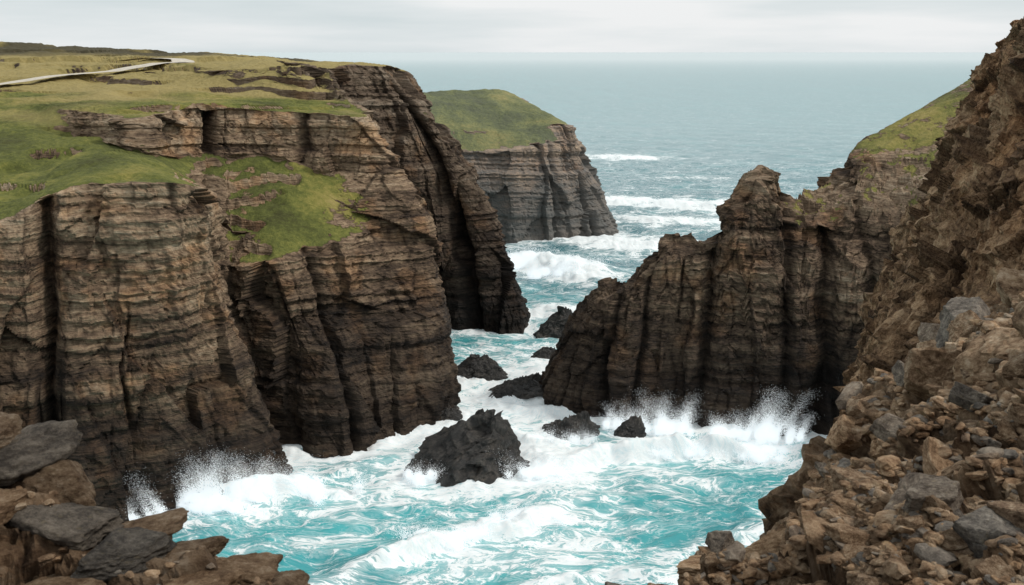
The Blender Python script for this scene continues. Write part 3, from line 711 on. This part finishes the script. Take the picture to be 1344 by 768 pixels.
ro = t.math('MULTIPLY_ADD', ff, .5, t.mr(py_, 250., 1500., .2, .42))
farn = t.noise(t.scalev(pos, (.35, 1., 0.)), .16, 4., .6)
hgt = t.math('ADD', t.math('MULTIPLY', t.noise(flat, .8, 5., .65), .5), t.math('MULTIPLY', farn, 1.2))
hgt = t.math('ADD', hgt, t.math('MULTIPLY', ff, .25))
bmp = t.n('ShaderNodeBump', None, Strength=t.mr(py_, 250., 2500., .45, .10), Distance=.7, Height=hgt)
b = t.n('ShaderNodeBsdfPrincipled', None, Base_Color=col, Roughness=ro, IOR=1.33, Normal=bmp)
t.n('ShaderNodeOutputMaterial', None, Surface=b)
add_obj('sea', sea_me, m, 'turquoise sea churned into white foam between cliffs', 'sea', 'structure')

# ------------------------------------------------------------------ spray droplets
tv = np.array([(1, 1, 1), (1, -1, -1), (-1, 1, -1), (-1, -1, 1)], float) * .75
tf = np.array([(0, 1, 2), (0, 3, 1), (0, 2, 3), (1, 3, 2)])
plumes = [(-55, 166, 6, 11, 42000), (-48, 170, 6, 8, 30000), (-38, 172, 6, 6, 20000), (-67, 159, 4, 5, 9000),
          (24, 205, 4, 6, 12000), (34, 202, 5, 9, 26000), (45, 200, 4, 6, 14000), (55, 198, 5, 12, 36000), (50, 189, 8, 5, 16000), (32, 190, 6, 4, 12000), (42, 191, 8, 4, 12000),
          (4, 180, 5, 5, 9000), (-10, 153, 7, 3, 9000), (2, 160, 6, 3, 8000), (4, 374, 13, 9, 22000), (20, 358, 12, 9, 22000), (12, 197, 5, 3, 5000), (70, 538, 20, 4, 6000), (-18, 178, 4, 3, 5000)]
cen = []; rad_ = []
for (x, y, r, h, nmb) in plumes:
    jets = rng.randint(14, 22)
    jd = rng.normal(0, .25, (jets, 2)); jh = rng.uniform(.25, 1., jets); jp = rng.normal(0, .55, (jets, 2)) * r
    k = rng.randint(0, jets, nmb); u = rng.rand(nmb)**1.8
    sp = r * (.14 + .20 * u)
    px = x + jp[k, 0] + jd[k, 0] * u * h + rng.normal(0, 1, nmb) * sp * .6
    py = y + jp[k, 1] * .4 + jd[k, 1] * u * h * .5 + rng.normal(0, 1, nmb) * sp * .4
    pz = .3 + u * h * jh[k] + rng.normal(0, .5, nmb)
    cen.append(np.stack([px, py, pz], 1)); sc_ = .75 if y < 300 else 1.7
    rad_.append(sc_ * (.032 + .025 * rng.rand(nmb)**3 + .06 * (1 - u)**2))
cen = np.concatenate(cen); rad_ = np.concatenate(rad_)
VV = (cen[:, None, :] + tv[None] * rad_[:, None, None]).reshape(-1, 3)
FF = (tf[None] + 4 * np.arange(len(cen))[:, None, None]).reshape(-1, 3)
m = bpy.data.materials.new('sea_spray'); t = NT(m)
d1 = t.n('ShaderNodeBsdfDiffuse', None, Color=(.9, .92, .93)); d2 = t.n('ShaderNodeBsdfTranslucent', None, Color=(.9, .92, .93))
mx = t.n('ShaderNodeMixShader', None, _0=.45, _1=d1, _2=d2)
em = t.n('ShaderNodeEmission', None, Color=(.9, .95, .97), Strength=.30)  # faint glow added to the droplets in place of light scattered inside mist
t.n('ShaderNodeOutputMaterial', None, Surface=t.n('ShaderNodeAddShader', None, _0=mx, _1=em))
add_obj('sea_spray', mesh_from('sea_spray', VV, tris=FF), m, 'white spray thrown up by breaking waves', 'spray', 'stuff')

# ------------------------------------------------------------------ world, sun, camera
EL, AZ = math.radians(46), math.radians(92)   # azimuth from +Y toward +X
w = bpy.data.worlds.new('World'); scene.world = w; w.use_nodes = True
t = NT(w)
sky = t.n('ShaderNodeTexSky', dict(sky_type='NISHITA', sun_disc=False, sun_elevation=EL, sun_rotation=AZ, dust_density=3.))
dirv = t.n('ShaderNodeTexCoord').outputs['Generated']
sp_ = t.n('ShaderNodeSeparateXYZ', None, Vector=dirv)
cl = t.noise(t.scalev(dirv, (1., 1., 9.)), 3.2, 5., .5)
glow = t.mr(t.math('ABSOLUTE', t.math('SUBTRACT', sp_.outputs[0], .14)), 0., .40, .15, 0.)
cl = t.math('ADD', t.math('MULTIPLY', cl, .75), t.math('ADD', glow, .10))
cc = t.ramp(cl, [(.36, (.71, .79, .81)), (.50, (.82, .875, .89)), (.64, (.97, .985, .99))])
k = t.mr(sp_.outputs[2], .05, .7, 9.4, 8.6)
cc = t.n('ShaderNodeVectorMath', dict(operation='SCALE'), _0=cc, Scale=k).outputs[0]
colw = t.mix(.93, sky.outputs[0], cc)
t.n('ShaderNodeOutputWorld', None, Surface=t.n('ShaderNodeBackground', None, Color=colw, Strength=.1))
sl = bpy.data.lights.new('sun', 'SUN'); sl.energy = 2.0; sl.angle = math.radians(10); sl.color = (1, .94, .86)
so = bpy.data.objects.new('sun', sl); scene.collection.objects.link(so)
dv = Vector((math.sin(AZ) * math.cos(EL), math.cos(AZ) * math.cos(EL), math.sin(EL)))
so.rotation_euler = dv.to_track_quat('Z', 'Y').to_euler()
cd = bpy.data.cameras.new('camera'); co = bpy.data.objects.new('camera', cd); scene.collection.objects.link(co)
cd.lens = 35; cd.sensor_width = 36; cd.clip_end = 200000; cd.clip_start = .1
co.location = (0, 0, 80); co.rotation_euler = (math.radians(90 - 13.6), 0, 0)
cd.dof.use_dof = True; cd.dof.focus_distance = 120; cd.dof.aperture_fstop = 4
scene.camera = co
